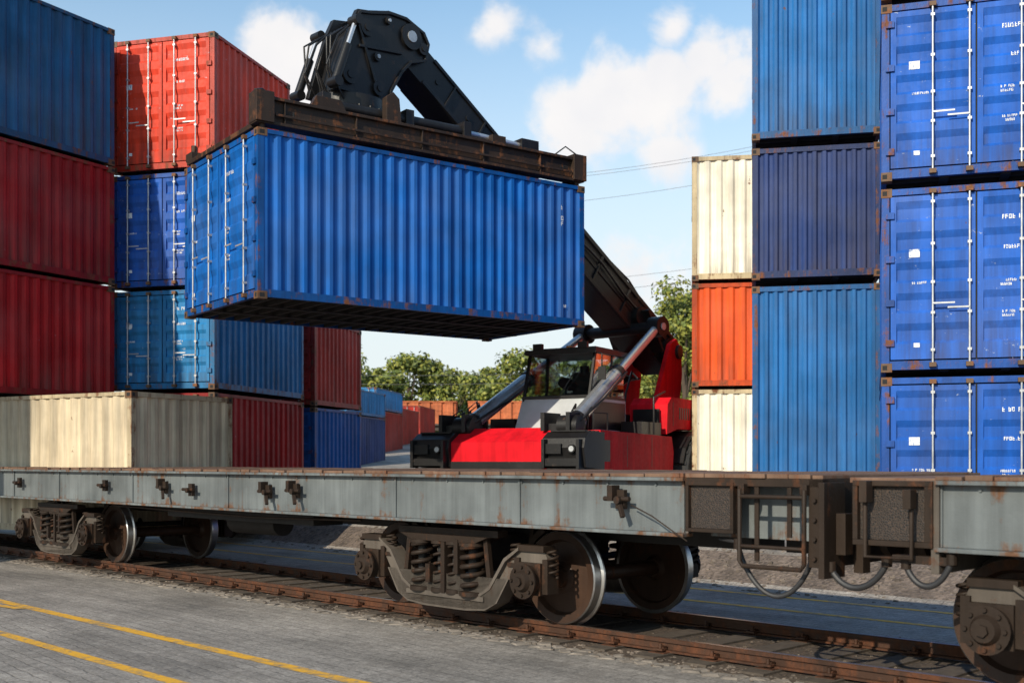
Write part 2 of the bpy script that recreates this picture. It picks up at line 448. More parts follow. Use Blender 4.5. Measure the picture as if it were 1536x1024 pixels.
def line(s0,w0,s1,w1,th=.13,z=.004):
    n=40
    for i in range(n):
        a_=i/n;b_=(i+1)/n
        A=(s0+(s1-s0)*a_,w0+(w1-w0)*a_);B=(s0+(s1-s0)*b_,w0+(w1-w0)*b_)
        mb.add([(A[0],A[1]-th/2,z),(B[0],B[1]-th/2,z),(B[0],B[1]+th/2,z),(A[0],A[1]+th/2,z)],[(0,1,2,3)])
line(-40,-2.9,12,-2.9,.14);line(-40,-3.95,12,-3.95,.13);line(-10.5,-3.55,-6.2,-3.03,.12,.008)
line(-40,3.5,14,3.5,.12);line(-40,4.65,14,4.65,.12)
mb.obj("painted_road_line",[M_line],None,TM)

# ------------------------------------------------------------ flat wagon
WC=.76;ZD=1.70;ZB=1.16
M_sill=rusty("weathered_grey_blue_paint",(.125,.14,.145),(.11,.055,.03),.30,.62,0,(ZB,ZD),.3)
M_plank=rusty("deck_planks",(.15,.09,.06),(.13,.055,.03),.5,.85)
M_frame=rusty("cast_side_frame",(.10,.084,.07),(.085,.038,.02),.34,.7,spec=.25)
M_wheel=rusty("wheel_rust",(.04,.021,.013),(.08,.033,.015),.4,.65,spec=.25)
M_tread=plain("wheel_tread_steel",(.42,.41,.40),.3,.9,.25,5,.05)
M_hose=plain("rubber_hose",(.02,.02,.022),.55)
t=NT("expanded_mesh");v=t.n.new("ShaderNodeTexVoronoi");v.inputs["Scale"].default_value=60;v.feature='DISTANCE_TO_EDGE';t.lk(t.co,v.inputs["Vector"])
M_mesh=t.out(t.mix(t.ramp(v.outputs["Distance"],.06,.12),(.05,.032,.022),(.008,.007,.007)),.7,0,v.outputs["Distance"],.6,.01)
FM=[M_sill,M_plank,M_frame,M_wheel,M_tread,M_rustd,M_grime,M_hose,M_mesh]
def wheelset(mb,s):
    zc=.15+.475;r=.475
    for w,d in((0,-1),(1.52,1)):
        prof=[(.0,.10),(.10,.10),(.11,.045),(.16,.02),(.36,-.01),(.385,.055),(r-.012,.062),(r,.05),(r+.004,-.04),(r+.03,-.055),(r+.028,-.078),(r-.01,-.083),(.39,-.08),(.37,-.035),(.14,-.02),(.10,-.07),(.0,-.07)]
        mm=[3,3,3,3,3,3,4,4,4,4,4,3,3,3,3,3]
        mb.lathe(prof,(s,w,zc),(0,d,0),48,mm)
    mb.cyl((s,.05,zc),(s,1.47,zc),.08,3,16)
def bogie(mb,c):
    hb=1.275;zc=.625
    for s in(c-hb,c+hb): wheelset(mb,s)
    for w0,d in((-.40,-1),(1.92,1)):
        P=[(-1.50,.80),(-1.44,.91),(-1.12,.93),(-.92,.80),(-.70,.50),(-.55,.41),(-.3,.38),(.3,.38),(.55,.41),(.70,.50),(.92,.80),(1.12,.93),(1.44,.91),(1.50,.80),(1.46,.77),(1.08,.77),(.96,.60),(.78,.34),(.62,.27),(.32,.245),(-.32,.245),(-.62,.27),(-.78,.34),(-.96,.60),(-1.08,.77),(-1.46,.77)]
        mb.prism(P,(c,w0,0),(1,0,0),(0,0,1),-.05,.05,2)
        P2=[(-1.12,.945),(-.91,.82),(-.69,.52),(-.54,.43),(-.3,.40),(.3,.40),(.54,.43),(.69,.52),(.91,.82),(1.12,.945),(1.12,.915),(.93,.79),(.71,.49),(.55,.40),(.3,.37),(-.3,.37),(-.55,.40),(-.71,.49),(-.93,.79),(-1.12,.915)]
        mb.prism(P2,(c,w0,0),(1,0,0),(0,0,1),-.1,.1,2)
        P3=[(-.97,.61),(-.80,.355),(-.63,.285),(-.32,.26),(.32,.26),(.63,.285),(.80,.355),(.97,.61),(.95,.61),(.77,.34),(.62,.265),(.32,.24),(-.32,.24),(-.62,.265),(-.77,.34),(-.95,.61)]
        mb.prism(P3,(c,w0,0),(1,0,0),(0,0,1),-.09,.09,2)
        mb.box(c-.80,c+.80,w0-.07,w0+.07,1.02,1.09,5)
        mb.prism([(-.7,1.02),(-.5,.95),(.5,.95),(.7,1.02)],(c,w0,0),(1,0,0),(0,0,1),-.13,.13,5)
        for ss,rr,wr in((-.42,.105,.025),(-.12,.07,.017),(.12,.07,.017),(.40,.118,.028)):
            mb.coil((c+ss,w0+d*.04),rr,.44,.93,5,wr,5)
            mb.cyl((c+ss,w0+d*.04,.40),(c+ss,w0+d*.04,.445),rr+.035,5,18)
            mb.cyl((c+ss,w0+d*.04,.92),(c+ss,w0+d*.04,.955),rr+.035,5,18)
            mb.cyl((c+ss,w0+d*.04,.45),(c+ss,w0+d*.04,.93),rr*.45,6,8)
        mb.box(c-.62,c+.62,w0-.11,w0+.11,.355,.405,2)
        mb.box(c-.03,c+.03,w0-.12,w0+.12,.40,.98,5)
        mb.box(c-.26,c-.19,w0-.14,w0-.02,.5,.7,5);mb.box(c+.2,c+.26,w0-.14,w0-.02,.62,.98,5)
        for k in(-.62,.62):
            mb.beam((c+k*1.1,w0+d*.05,.5),(c+k*.98,w0+d*.05,1.02),.05,.06,5)
        for sgn in(-1,1):
            s=c+sgn*hb
            mb.box(s-.16,s+.16,w0-.11,w0+.11,zc-.14,.80,5)
            mb.box(s-.18,s+.18,w0-.085,w0+.085,.91,.97,5)
            mb.cyl((s,w0,zc),(s,w0+d*.18,zc),.155,5,24)
            mb.cyl((s,w0+d*.18,zc),(s,w0+d*.20,zc),.175,5,24)
            mb.cyl((s,w0+d*.20,zc),(s,w0+d*.245,zc),.11,5,20,.085)
            mb.cyl((s,w0+d*.245,zc),(s,w0+d*.27,zc),.045,5,6)
            for k in range(8):
                an=k*math.pi/4
                q=(s+.14*math.cos(an),zc+.14*math.sin(an))
                mb.cyl((q[0],w0+d*.2,q[1]),(q[0],w0+d*.222,q[1]),.017,5,6)
            mb.coil((s-sgn*.27,w0),.055,.79,.97,4,.014,5);mb.coil((s+sgn*.23,w0),.05,.66,.93,4,.014,5)
            mb.box(s-sgn*.27-.07,s-sgn*.27+.07,w0-.07,w0+.07,.74,.78,5)
            mb.box(s-.23,s-.16,w0-.08,w0+.08,.5,.84,5);mb.box(s+.16,s+.23,w0-.08,w0+.08,.5,.84,5)
            wi=0 if d<0 else 1.52
            for q in range(5):
                an=R(150 if sgn>0 else 30)+R(-28+14*q)
                mb.beam((s+.52*math.cos(an),wi-.06,zc+.52*math.sin(an)),(s+.52*math.cos(an),wi+.06,zc+.52*math.sin(an)),.13,.06,5,up=(math.cos(an),0,math.sin(an)))
            mb.beam((s-sgn*.5,wi,.7),(s-sgn*.42,wi,1.1),.05,.05,5)
    mb.box(c-.25,c+.25,-.35,1.87,.62,1.0,6)
    for k in(-.62,.62):
        mb.cyl((c+k,-.2,.72),(c+k,1.72,.72),.04,6,10)
        mb.beam((c+k,.76,.72),(c+k*.4,.76,.95),.05,.05,6)
    mb.cyl((c,WC,.95),(c,WC,1.18),.3,6,20)
def bracket(mb,s,z,kind=0):
    w=-.69
    mb.box(s-.05,s+.05,w-.05,w-.0,z-.09,z+.08,5)
    mb.cyl((s-.16,w-.07,z),(s+.13,w-.07,z),.022,5,8)
    mb.cyl((s+.02,w-.12,z-.01),(s+.02,w,z-.01),.035,5,10)
    if kind: mb.beam((s,w-.07,z),(s+.08,w-.1,z-.16),.04,.035,5);mb.box(s-.09,s-.03,w-.12,w-.01,z-.02,z+.12,5)
def wagon_body(mb,s0,s1,posts):
    for w,d in((-.69,-1),(2.21,1)):
        wi=w-d*.05
        mb.box(s0,s1,min(w-d*.045,wi-d*.012),max(w-d*.045,wi-d*.012),ZB+.03,ZD-.06,0)
        a0,a1=sorted((w+d*.035,w-d*.12))
        mb.box(s0,s1,a0,a1,ZB,ZB+.03,0)
        mb.box(s0,s1,a0,a1,ZD-.065,ZD-.035,0)
        for p in posts:
            b0,b1=sorted((w-d*.025,w-d*.045))
            mb.box(p-.012,p+.012,b0,b1,ZB+.03,ZD-.065,0)
        x=s0+.3
        while x<s1-.1:
            mb.cyl((x,w-d*.03,ZD-.10),(x,w-d*.045,ZD-.10),.012,0,6);x+=.55
    x=s0
    while x<s1:
        x2=min(x+.2,s1);dz=rnd.uniform(-.008,.006)
        mb.box(x+.004,x2-.004,-.69+rnd.uniform(-.03,.015),2.21,ZD-.034,ZD+dz,1);x+=.2
    mb.box(s0+.1,s1-.1,WC-.28,WC+.28,.98,ZD-.07,6)
    x=s0+.5
    while x<s1-.3:
        mb.box(x-.05,x+.05,-.6,2.12,ZB+.05,ZD-.07,6);x+=1.1
S0,S1=-16.2,3.34
TMW=TM.copy()
wag=empty("flat_wagon",TMW)
mb=MB();wagon_body(mb,S0,2.04,[-14.6,-12.6,-10.7,-8.1,-5.4,-1.9,0.02,2.0])
for s,z,k in((-4.34,1.43,1),(-3.73,1.45,1),(-6.99,1.44,1),(-6.25,1.42,0),(-8.88,1.44,0),(1.36,1.47,1),(-12.2,1.44,0)): bracket(mb,s,z,k)
mb.tube([(1.5,-.75,1.42),(1.75,-.77,1.33),(2.0,-.78,1.2),(2.1,-.74,1.13)],.007,5)
mb.box(-7.6,-3.9,-.35,.1,1.0,1.15,6);mb.cyl((-6.6,.2,.95),(-5.4,.2,.95),.17,6,18)
mb.tube([(-9,-.5,1.12),(-5,-.52,1.08),(-2.7,-.52,1.12)],.015,5)
mb.box(2.04,S1,-.69,-.60,ZD-.10,ZD-.035,5)
mb.box(2.04,S1,2.12,2.21,ZB,ZD-.035,0)
x=2.04
while x<S1:
    mb.box(x+.004,min(x+.2,S1)-.004,-.69+rnd.uniform(-.02,.02),2.21,ZD-.034,ZD+rnd.uniform(-.006,.004),1);x+=.2
mb.box(2.08,2.50,-.66,-.64,1.24,1.60,8)
for (a0,a1,z0,z1) in((2.05,2.53,1.60,1.63),(2.05,2.53,1.21,1.24),(2.05,2.08,1.24,1.6),(2.5,2.53,1.24,1.6)):
    mb.box(a0,a1,-.70,-.63,z0,z1,5)
mb.box(2.3,S1-.1,WC-.28,WC+.28,.98,ZD-.07,6)
mb.box(2.1,3.2,-.40,-.35,ZB,ZD-.04,0)
f=[(2.62,-.74,1.58),(2.62,-.74,1.0),(2.65,-.74,.96),(3.18,-.74,.96),(3.21,-.74,1.0),(3.21,-.74,1.58)]
mb.tube(f,.02,5,8);mb.tube([(2.62,-.74,1.52),(3.21,-.74,1.52)],.018,5,8);mb.tube([(2.62,-.74,1.12),(3.21,-.74,1.12)],.016,5,8)
mb.box(2.6,2.66,-.74,-.64,1.54,1.62,5);mb.box(3.17,3.23,-.74,-.64,1.54,1.62,5)
mb.box(2.72,2.76,-.68,-.66,1.0,1.6,5);mb.box(3.02,3.06,-.68,-.66,1.2,1.6,5)
mb.box(S1-.12,S1,-.69,2.21,.98,ZD-.036,5);mb.box(S1-.02,S1+.03,-.72,-.4,.9,1.64,5)
for zz in(1.05,1.2,1.35,1.5):
    mb.cyl((S1-.06,-.70,zz),(S1-.06,-.72,zz),.018,5,6)
mb.cyl((S1,-.1,1.25),(S1+.25,-.1,1.25),.09,5,16);mb.cyl((S1+.25,-.1,1.25),(S1+.31,-.1,1.25),.2,5,24)
mb.box(S1,S1+.5,WC-.12,WC+.12,1.0,1.25,5)
for k,(a0,b0,c0) in enumerate(((3.42,-.5,1.2),(3.46,-.3,1.05))):
    mb.box(a0-.04,a0+.04,b0-.06,b0+.06,c0-.12,c0+.2,5)
def hang(p,q,sag,r,mat=7):
    pts=[]
    for i in range(17):
        t_=i/16;z=p[2]+(q[2]-p[2])*t_-sag*(1-(2*t_-1)**2)**.8
        pts.append((p[0]+(q[0]-p[0])*t_,p[1]+(q[1]-p[1])*t_,z))
    mb.tube(pts,r,mat,8)
    for e_ in(pts[0],pts[-1]): mb.cyl((e_[0],e_[1],e_[2]-.03),(e_[0],e_[1],e_[2]+.05),r*1.6,5,8)
hang((2.55,-.66,1.12),(3.2,-.6,1.05),.36,.022)
hang((3.36,-.6,.98),(3.82,-.6,1.05),.17,.026)
mb.tube([(2.3,-.55,1.15),(2.5,-.62,1.14),(2.58,-.64,1.1)],.016,7)
mb.obj("body",FM,wag,TMW,.004)
mb=MB();bogie(mb,-1.275);mb.obj("bogie_1",FM,wag,TMW)
mb=MB();bogie(mb,-11.23);mb.obj("bogie_2",FM,wag,TMW)

wag2=empty("flat_wagon",TMW)
mb=MB();wagon_body(mb,4.24,17,[4.26,6.4,9,12]);
mb.box(4.2,4.26,-.69,2.21,1.0,ZD-.036,2)
mb.box(3.62,4.2,-.66,-.62,1.22,1.62,8)
for (a0,a1,z0,z1) in((3.6,4.22,1.62,1.66),(3.6,4.22,1.18,1.22),(3.6,3.64,1.22,1.62),(4.16,4.22,1.22,1.62)): mb.box(a0,a1,-.71,-.6,z0,z1,5)
mb.box(3.52,4.24,-.6,2.1,ZD-.06,ZD-.02,1)
mb.box(3.85,4.24,WC-.12,WC+.12,1.0,1.25,5);mb.cyl((4.2,-.1,1.25),(3.95,-.1,1.25),.09,5,16);mb.cyl((3.95,-.1,1.25),(3.89,-.1,1.25),.2,5,24)
mb.tube([(3.72,-.74,1.6),(3.72,-.74,1.1),(4.08,-.74,1.1),(4.08,-.74,1.6)],.018,5,8)
mb.box(3.7,3.76,-.8,-.7,1.5,1.66,5);mb.box(4.04,4.1,-.8,-.7,1.46,1.6,5)
hang((4.0,-.66,1.05),(4.34,-.66,1.1),.17,.024);mb.box(3.9,4.36,-.68,-.6,1.06,1.12,5)
mb.obj("body",FM,wag2,TMW,.004)
mb=MB();bogie(mb,4.55+1.275);mb.obj("bogie_1",FM,wag2,TMW)
mb=MB();bogie(mb,15);mb.obj("bogie_2",FM,wag2,TMW)

# ------------------------------------------------------------ reach stacker
M_red=paint("machine_red",(.58,.008,.016),.03,0,.6,.25,.0,.1,.1)
M_blk=rusty("machine_black",(.014,.013,.013),(.08,.042,.025),.24,.5,spec=.35)
M_sprd=rusty("spreader_rusty",(.034,.022,.016),(.13,.052,.024),.5,.65,spec=.25)
M_tyre=plain("tyre_rubber",(.018,.018,.018),.8,0,.3,12,.4)
M_panel=plain("cab_grey_panel",(.40,.42,.43),.35,0,.15,2,.05)
t=NT("cab_glass");gl=t.n.new("ShaderNodeBsdfGlossy");gl.inputs["Roughness"].default_value=.03
tr=t.n.new("ShaderNodeBsdfTransparent");tr.inputs["Color"].default_value=(.7,.8,.8,1)
mx=t.n.new("ShaderNodeMixShader");lw=t.n.new("ShaderNodeLayerWeight");lw.inputs["Blend"].default_value=.35
mr=t.ramp(lw.outputs["Facing"],0,1,.3,.85);t.lk(mr,mx.inputs[0]);t.lk(tr.outputs[0],mx.inputs[1]);t.lk(gl.outputs[0],mx.inputs[2])
t.lk(mx.outputs[0],t.n["Material Output"].inputs[0]);M_glass=t.mat
M_amber=plain("amber_lens",(.8,.25,.02),.3)
M_cyl=plain("cylinder_barrel_silver",(.46,.46,.47),.26,.7,.15)
SM=[M_red,M_blk,M_chrome,M_tyre,M_glass,M_panel,M_sprd,M_amber,M_label,M_steel,M_cyl]
SO=place(-.34,20.93,.5,-120)
DL=Vector((-.115,.199,0))   # keeps boom pivot and head where they stand in the yard
rs=empty("reach_stacker",SO)
mb=MB()
mb.prism([(-.25,1.1),(-.1,1.3),(-.1,1.66),(-.55,1.93),(-5.4,1.85),(-5.75,1.6),(-5.75,.75),(-.3,.75)],(0,0,0),(1,0,0),(0,0,1),-1.0,1.0,0)
side=[(-.9,1.1),(-.8,1.88),(-4.25,1.82),(-4.35,1.5),(-4.3,1.0),(-4.1,.7),(-2.3,.7),(-2.1,1.1)]
for t0,t1 in((-1.8,-1.003),(1.003,1.8)): mb.prism(side,(0,0,0),(1,0,0),(0,0,1),t0,t1,0)
for y0,y1 in((-1.95,-1.2),(1.2,1.95)):
    for i in range(7):
        a0=R(20+20*i);a1=R(40+20*i);r=1.06
        mb.beam((-5.5+r*math.cos(a0),(y0+y1)/2,.9+r*math.sin(a0)),(-5.5+r*math.cos(a1),(y0+y1)/2,.9+r*math.sin(a1)),y1-y0,.04,1,up=(math.cos((a0+a1)/2),0,math.sin((a0+a1)/2)))
for y0,y1 in((-1.86,-1.0),(1.0,1.86)):
    mb.prism([(-.85,1.15),(-.85,1.84),(-.25,1.84),(-.05,1.72),(-.0,1.55),(-.08,1.2)],(0,0,0),(1,0,0),(0,0,1),-y1,-y0,1)
    mb.box(-.02,.07,y0+.1,y1-.1,1.22,1.36,1);mb.box(-.03,.05,y0+.10,y0+.42,1.44,1.62,1)
    mb.cyl((-.04,(y0+y1)/2+.2,1.53),(.05,(y0+y1)/2+.2,1.53),.075,1,18);mb.cyl((.05,(y0+y1)/2+.2,1.53),(.055,(y0+y1)/2+.2,1.53),.05,9,18)
    for yy in(y0+.05,y1-.11): mb.box(-.1,.10,yy,yy+.06,1.18,1.7,1)
    mb.box(-.6,.0,y0+.1,y1-.1,.55,1.18,1)
    for k in range(4): mb.box(-.78+k*.17,-.72+k*.17,y0+.08,y1-.08,1.84,1.865,1)
mb.box(-.09,-.05,-.98,.98,1.05,1.3,1)
for x in(-.8,-1.6,-2.4,-3.2): mb.box(x,x+.015,-.99,.99,1.925-(-x)*.014,1.94-(-x)*.014,1)
mb.box(-3.2,-3.18,1.8,1.804,1.2,1.8,1);mb.box(-2.0,-1.98,1.8,1.804,1.2,1.8,1)
mb.box(-1.2,-.95,1.8,1.81,1.3,1.7,1)
eng=[(-4.1,1.87),(-4.15,2.5),(-4.35,2.65),(-5.75,2.65),(-6.15,2.4),(-6.25,2.05),(-5.9,1.99),(-4.7,1.99)]
for t0,t1 in((-1.75,-.9),(.9,1.75)): mb.prism(eng,(0,0,0),(1,0,0),(0,0,1),t0,t1,0)
mb.box(-6.1,-4.0,-.85,.85,1.0,2.3,1);mb.box(-6.2,-5.9,-1.2,1.2,.8,2.2,0)
mb.box(-4.45,-4.43,1.75,1.756,2.05,2.55,1);mb.box(-4.09,-4.05,1.0,1.6,1.95,2.4,1)
for i in range(6): mb.box(-5.5+i*.13,-5.44+i*.13,1.75,1.757,2.2,2.45,1)
for t0,t1 in((-.24,-.14),(.78,.88)):
    mb.prism([(-4.6,1.8),(-5.2,2.9),(-5.85,3.95),(-6.2,4.1),(-6.5,3.9),(-6.55,3.3),(-6.2,1.8)],(DL.x,DL.y,0),(1,0,0),(0,0,1),-t1,-t0,0)
mb.cyl((-6.27+DL.x,-.3+DL.y,3.8),(-6.27+DL.x,.95+DL.y,3.8),.16,1,18)
mb.tube([(-3.4,1.75,1.85),(-3.4,1.75,2.6),(-4.0,1.75,2.75)],.02,1)
mb.tube([(-1.2,1.75,1.85),(-1.2,1.75,2.2),(-.9,1.6,2.2),(-.9,1.6,1.85)],.018,1)
for k in range(12):
    y=rnd.uniform(-.9,.9);x=-4.0+rnd.uniform(-.5,.5)
    mb.tube([(x,y,1.9),(x-.2,y,2.4+rnd.uniform(0,.4)),(x-.8,y*.5+.2,2.9+rnd.uniform(0,.4)),(x-1.6,.3,3.2)],.025,1)
for sy in(-1,1):
    for k in range(7):
        x=-.6-.12*k;y=sy*(1.05+.13*(k%4))
        mb.tube([(x,y,1.85),(x+.05,y+.05*sy,2.05+.05*k),(x-.2,y,2.15+.06*k),(x-.3,y-.1*sy,1.87)],.022,1)
    mb.box(-.95,-.45,sy*1.15-.28,sy*1.15+.28,1.86,2.0,1)
    mb.box(-.95,-.3,sy*1.12-.3,sy*1.12-.22,1.86,2.2,1);mb.box(-.95,-.3,sy*1.12+.22,sy*1.12+.3,1.86,2.2,1)
mb.box(-2.2,-1.9,-1.75,-1.45,1.85,2.15,1);mb.box(-3.6,-2.7,-1.7,-1.1,1.85,2.2,1)
mb.box(-3.9,-2.9,1.25,1.7,1.83,2.1,1)
mb.obj("chassis",SM,rs,SO,.02)
mb=MB()
for x,y0,y1,r in((-1.3,-1.78,-1.05,.8),(-1.3,1.05,1.78,.8),(-5.5,-2.05,-1.35,.95),(-5.5,1.35,2.05,.95)):
    d=1 if y0>0 else -1
    c=(x,(y0+y1)/2,r);h=(y1-y0)/2
    prof=[(0,h*.5),(.18,h*.5),(.2,h*.65),(.3,h*.4),(.42,h*.55),(.44,h),(.62,h*1.0),(r-.03,h*.92),(r,h*.75),(r,-h*.75),(r-.03,-h*.92),(.44,-h),(0,-h*.8)]
    mb.lathe(prof,c,(0,d,0),36,[0,0,0,0,1,3,3,3,3,3,3,3])
    for k in range(24):
        an=2*math.pi*k/24
        mb.beam((x+r*math.cos(an),c[1]-h*.8,r+r*math.sin(an)),(x+r*math.cos(an+.08),c[1]+h*.8,r+r*math.sin(an+.08)),.07,.04,3,up=(math.cos(an),0,math.sin(an)))
mb.obj("wheels",SM,rs,SO)
# cab
mb=MB()
cx0,cx1,cy0,cy1=-3.35,-1.75,-.35,1.15
zb,zt=1.88,3.42
ym=(cy0+cy1)/2
mb.prism([(cx1+.38,zb),(cx1+.05,zb+.66),(cx0,zb+.66),(cx0,zb)],(0,0,0),(1,0,0),(0,0,1),-cy1,-cy0,5)
mb.box(cx1+.21,cx1+.225,cy0+.2,cy1-.2,zb+.2,zb+.215,1)
def cpost(x0,z0,x1,z1,y): mb.beam((x0,y,z0),(x1,y,z1),.05,.06,1)
for y in(cy0+.03,cy1-.03):
    cpost(cx1+.05,zb+.6,cx1-.22,zt,y);cpost(cx0+.04,zb+.6,cx0+.04,zt,y);cpost(cx0+.7,zb+.6,cx0+.62,zt,y)
    mb.beam((cx1+.04,y,zb+.68),(cx0,y,zb+.68),.06,.06,1)
mb.beam((cx1+.05,cy0,zb+.68),(cx1+.05,cy1,zb+.68),.06,.06,1)
mb.box(cx0-.05,cx1-.12,cy0-.04,cy1+.04,zt,zt+.10,1);mb.box(cx0+.1,cx1-.4,cy0+.1,cy1-.1,zt+.1,zt+.15,1)
def pane(p): mb.add(p,[(0,1,2,3)],4)
pane([(cx1+.05,cy0+.05,zb+.68),(cx1+.05,cy1-.05,zb+.68),(cx1-.22,cy1-.05,zt),(cx1-.22,cy0+.05,zt)])
for y in(cy0+.02,cy1-.02):
    pane([(cx0+.06,y,zb+.68),(cx1+.03,y,zb+.68),(cx1-.24,y,zt),(cx0+.06,y,zt)])
pane([(cx0,cy0+.05,zb+.68),(cx0,cy1-.05,zb+.68),(cx0,cy1-.05,zt),(cx0,cy0+.05,zt)])
mb.box(cx0+.05,cx1-.02,cy1+.002,cy1+.012,zb+.05,zb+.6,1)
mb.box(cx0+.35,cx0+.8,ym-.28,ym+.28,zb+.66,zb+.8,1);mb.box(cx0+.3,cx0+.45,ym-.25,ym+.25,zb+.75,zb+1.25,1)
mb.cyl((cx0+.38,ym,zb+1.2),(cx0+.38,ym,zb+1.38),.1,1,12)
mb.cyl((cx1-.3,ym,zb+.6),(cx1-.45,ym,zb+.95),.03,1,8);mb.cyl((cx1-.45,ym,zb+.95),(cx1-.47,ym,zb+.98),.2,1,20)
mb.tube([(cx1+.09,ym+.1,zb+.70),(cx1-.06,ym+.45,zb+1.3)],.012,1)
mb.tube([(cx1-.2,cy1,zt),(cx1+.05,cy1+.25,zt-.05),(cx1+.05,cy1+.25,zt-.3)],.015,1);mb.box(cx1+.03,cx1+.06,cy1+.17,cy1+.33,zt-.55,zt-.3,1)
mb.cyl((cx0+.3,ym-.4,zt+.15),(cx0+.3,ym-.4,zt+.28),.06,7,12)
for y in(-.5,.5): mb.box(cx1-.2,cx1-.1,ym+y-.1,ym+y+.1,zt+.1,zt+.22,1)
mb.obj("cab",SM,rs,SO,.012)
# boom
mb=MB()
P0=Vector((-6.27,.32,3.8))+DL;HD=Vector((1.18,-1.66,8.85))+DL
e=Vector((HD.x-P0.x,HD.y-P0.y,0)).normalized();D=(HD-P0)
up=(0,0,1)
mb.beam(P0-D*.03,P0+D*.50,.72,.82,1,up)
mb.beam(P0+D*.50,P0+D*.53,.82,.92,1,up)
mb.beam(P0+D*.5,P0+D*.98,.58,.62,1,up)
sd=D.normalized().cross(Vector(up)).normalized();un=sd.cross(D.normalized())
for sgn in(-1,1):
    mb.beam(P0-D*.02+sd*sgn*.37,P0+D*.49+sd*sgn*.37,.02,.10,1,up)
    mb.beam(P0+D*.0+sd*sgn*.38-un*.36,P0+D*.49+sd*sgn*.38-un*.36,.05,.09,1,up)
    mb.beam(P0+D*.0+sd*sgn*.38+un*.36,P0+D*.49+sd*sgn*.38+un*.36,.05,.09,1,up)
    mb.beam(P0+D*.5+sd*sgn*.3+un*.27,P0+D*.93+sd*sgn*.3+un*.27,.04,.07,1,up)
    mb.beam(P0+D*.5+sd*sgn*.3-un*.27,P0+D*.93+sd*sgn*.3-un*.27,.04,.07,1,up)
    for tt in(.08,.2,.32,.44):
        mb.beam(P0+D*tt+sd*sgn*.37-un*.36,P0+D*tt+sd*sgn*.37+un*.36,.06,.05,1,D.normalized())
    for tt in(.56,.66,.76,.86):
        mb.beam(P0+D*tt+sd*sgn*.3-un*.27,P0+D*tt+sd*sgn*.3+un*.27,.05,.04,1,D.normalized())
        mb.cyl(P0+D*(tt+.04)+sd*sgn*.29,P0+D*(tt+.04)+sd*sgn*.31,.05,1,12)
    mb.tube([P0+D*(.02+i*.05)+sd*sgn*.42+un*(.1+.05*math.sin(i*1.3)) for i in range(11)],.03,1)
    mb.cyl(P0+sd*sgn*.4,P0+sd*sgn*.5,.32,1,24)
    mb.cyl(P0+sd*sgn*.5,P0+sd*sgn*.53,.10,9,16)
    mb.cyl(P0+D*.14+sd*sgn*.37,P0+D*.14+sd*sgn*.5,.22,1,20)
for sgn in(-1,1):
    q=P0+D*.05+sd*sgn*.44
    mb.beam(q-un*.35,q+un*.1+D*.10,.06,.5,1,sd)
mb.beam(P0+D*.1+un*.5,P0+D*.3+un*.5,.3,.16,1,up)
for k in range(5): mb.tube([P0+D*.08+un*.45+sd*(.1*k-.2),P0+D*.2+un*(.62+.03*k)+sd*(.1*k-.2),P0+D*.34+un*.5+sd*(.1*k-.2),P0+D*.5+un*.45+sd*(.1*k-.2)],.025,1)
mb.cyl(P0+D*.14-un*.35-sd*1.15,P0+D*.14-un*.35+sd*1.15,.13,1,16)
# head
o=Vector((HD.x,HD.y,0));zz=Vector((0,0,1))
poly=[(1.70,7.62),(1.50,8.25),(1.30,8.85),(1.16,9.14),(.92,9.18),(.45,9.30),(.05,9.30),(-.38,9.14),(-.50,8.95),(-.42,8.62),(-.05,8.50),(.18,8.25),(.42,7.85),(.5,7.62)]
for t0,t1 in((-.40,-.29),(.29,.40)): mb.prism(poly,o,e,zz,t0,t1,1)
polyi=[(1.55,7.66),(1.38,8.25),(1.18,8.75),(.9,9.02),(.1,9.15),(-.3,9.0),(-.32,8.72),(.02,8.6),(.3,8.3),(.6,7.66)]
mb.prism(polyi,o,e,zz,-.285,.285,1)
nn=e.cross(zz)
for (a_,b_,r_,m_) in((-.02,8.95,.17,9),(.98,8.85,.11,1),(1.35,7.95,.12,1),(-.3,8.8,.08,1),(.72,7.85,.10,1),(.5,9.1,.05,9),(.75,8.4,.06,9)):
    c=o+e*a_+zz*b_
    for sg in(-1,1):
        mb.cyl(c+nn*sg*.40,c+nn*sg*.46,r_*1.35,1,20);mb.cyl(c+nn*sg*.46,c+nn*sg*.48,r_*.6,m_,16)
for sg in(-1,1):
    for k in range(len(poly)):
        p,q=poly[k],poly[(k+1)%len(poly)]
        cxp,czp=.6,8.4
        A=o+e*(cxp+(p[0]-cxp)*.94)+zz*(czp+(p[1]-czp)*.94)+nn*sg*.42;B=o+e*(cxp+(q[0]-cxp)*.94)+zz*(czp+(q[1]-czp)*.94)+nn*sg*.42
        mb.beam(A,B,.05,.05,1,(nn))
    mb.beam(o+e*.2+zz*8.6+nn*sg*.42,o+e*1.15+zz*8.5+nn*sg*.42,.05,.06,1,nn)
    mb.beam(o+e*1.2+zz*8.95+nn*sg*.42,o+e*.7+zz*7.7+nn*sg*.42,.05,.06,1,nn)
for sg in(-.55,.55):
    A=o+e*1.75+zz*7.7+nn*sg;B=o+e*1.32+zz*8.85+nn*sg
    mb.cyl(A,A+(B-A)*.6,.075,1,14);mb.cyl(A+(B-A)*.6,B,.04,2,12)
    mb.cyl(B-nn*.12,B+nn*.12,.09,1,14);mb.cyl(A-nn*.12,A+nn*.12,.09,1,14)
for k in range(9):
    y=-.45+.11*k
    mb.tube([o+e*(1.35)+zz*8.8+nn*y,o+e*(1.62+.08*math.sin(k))+zz*8.55+nn*y,o+e*(1.75+.1*math.cos(k*2))+zz*8.0+nn*y,o+e*1.5+zz*7.5+nn*y],.02,1)
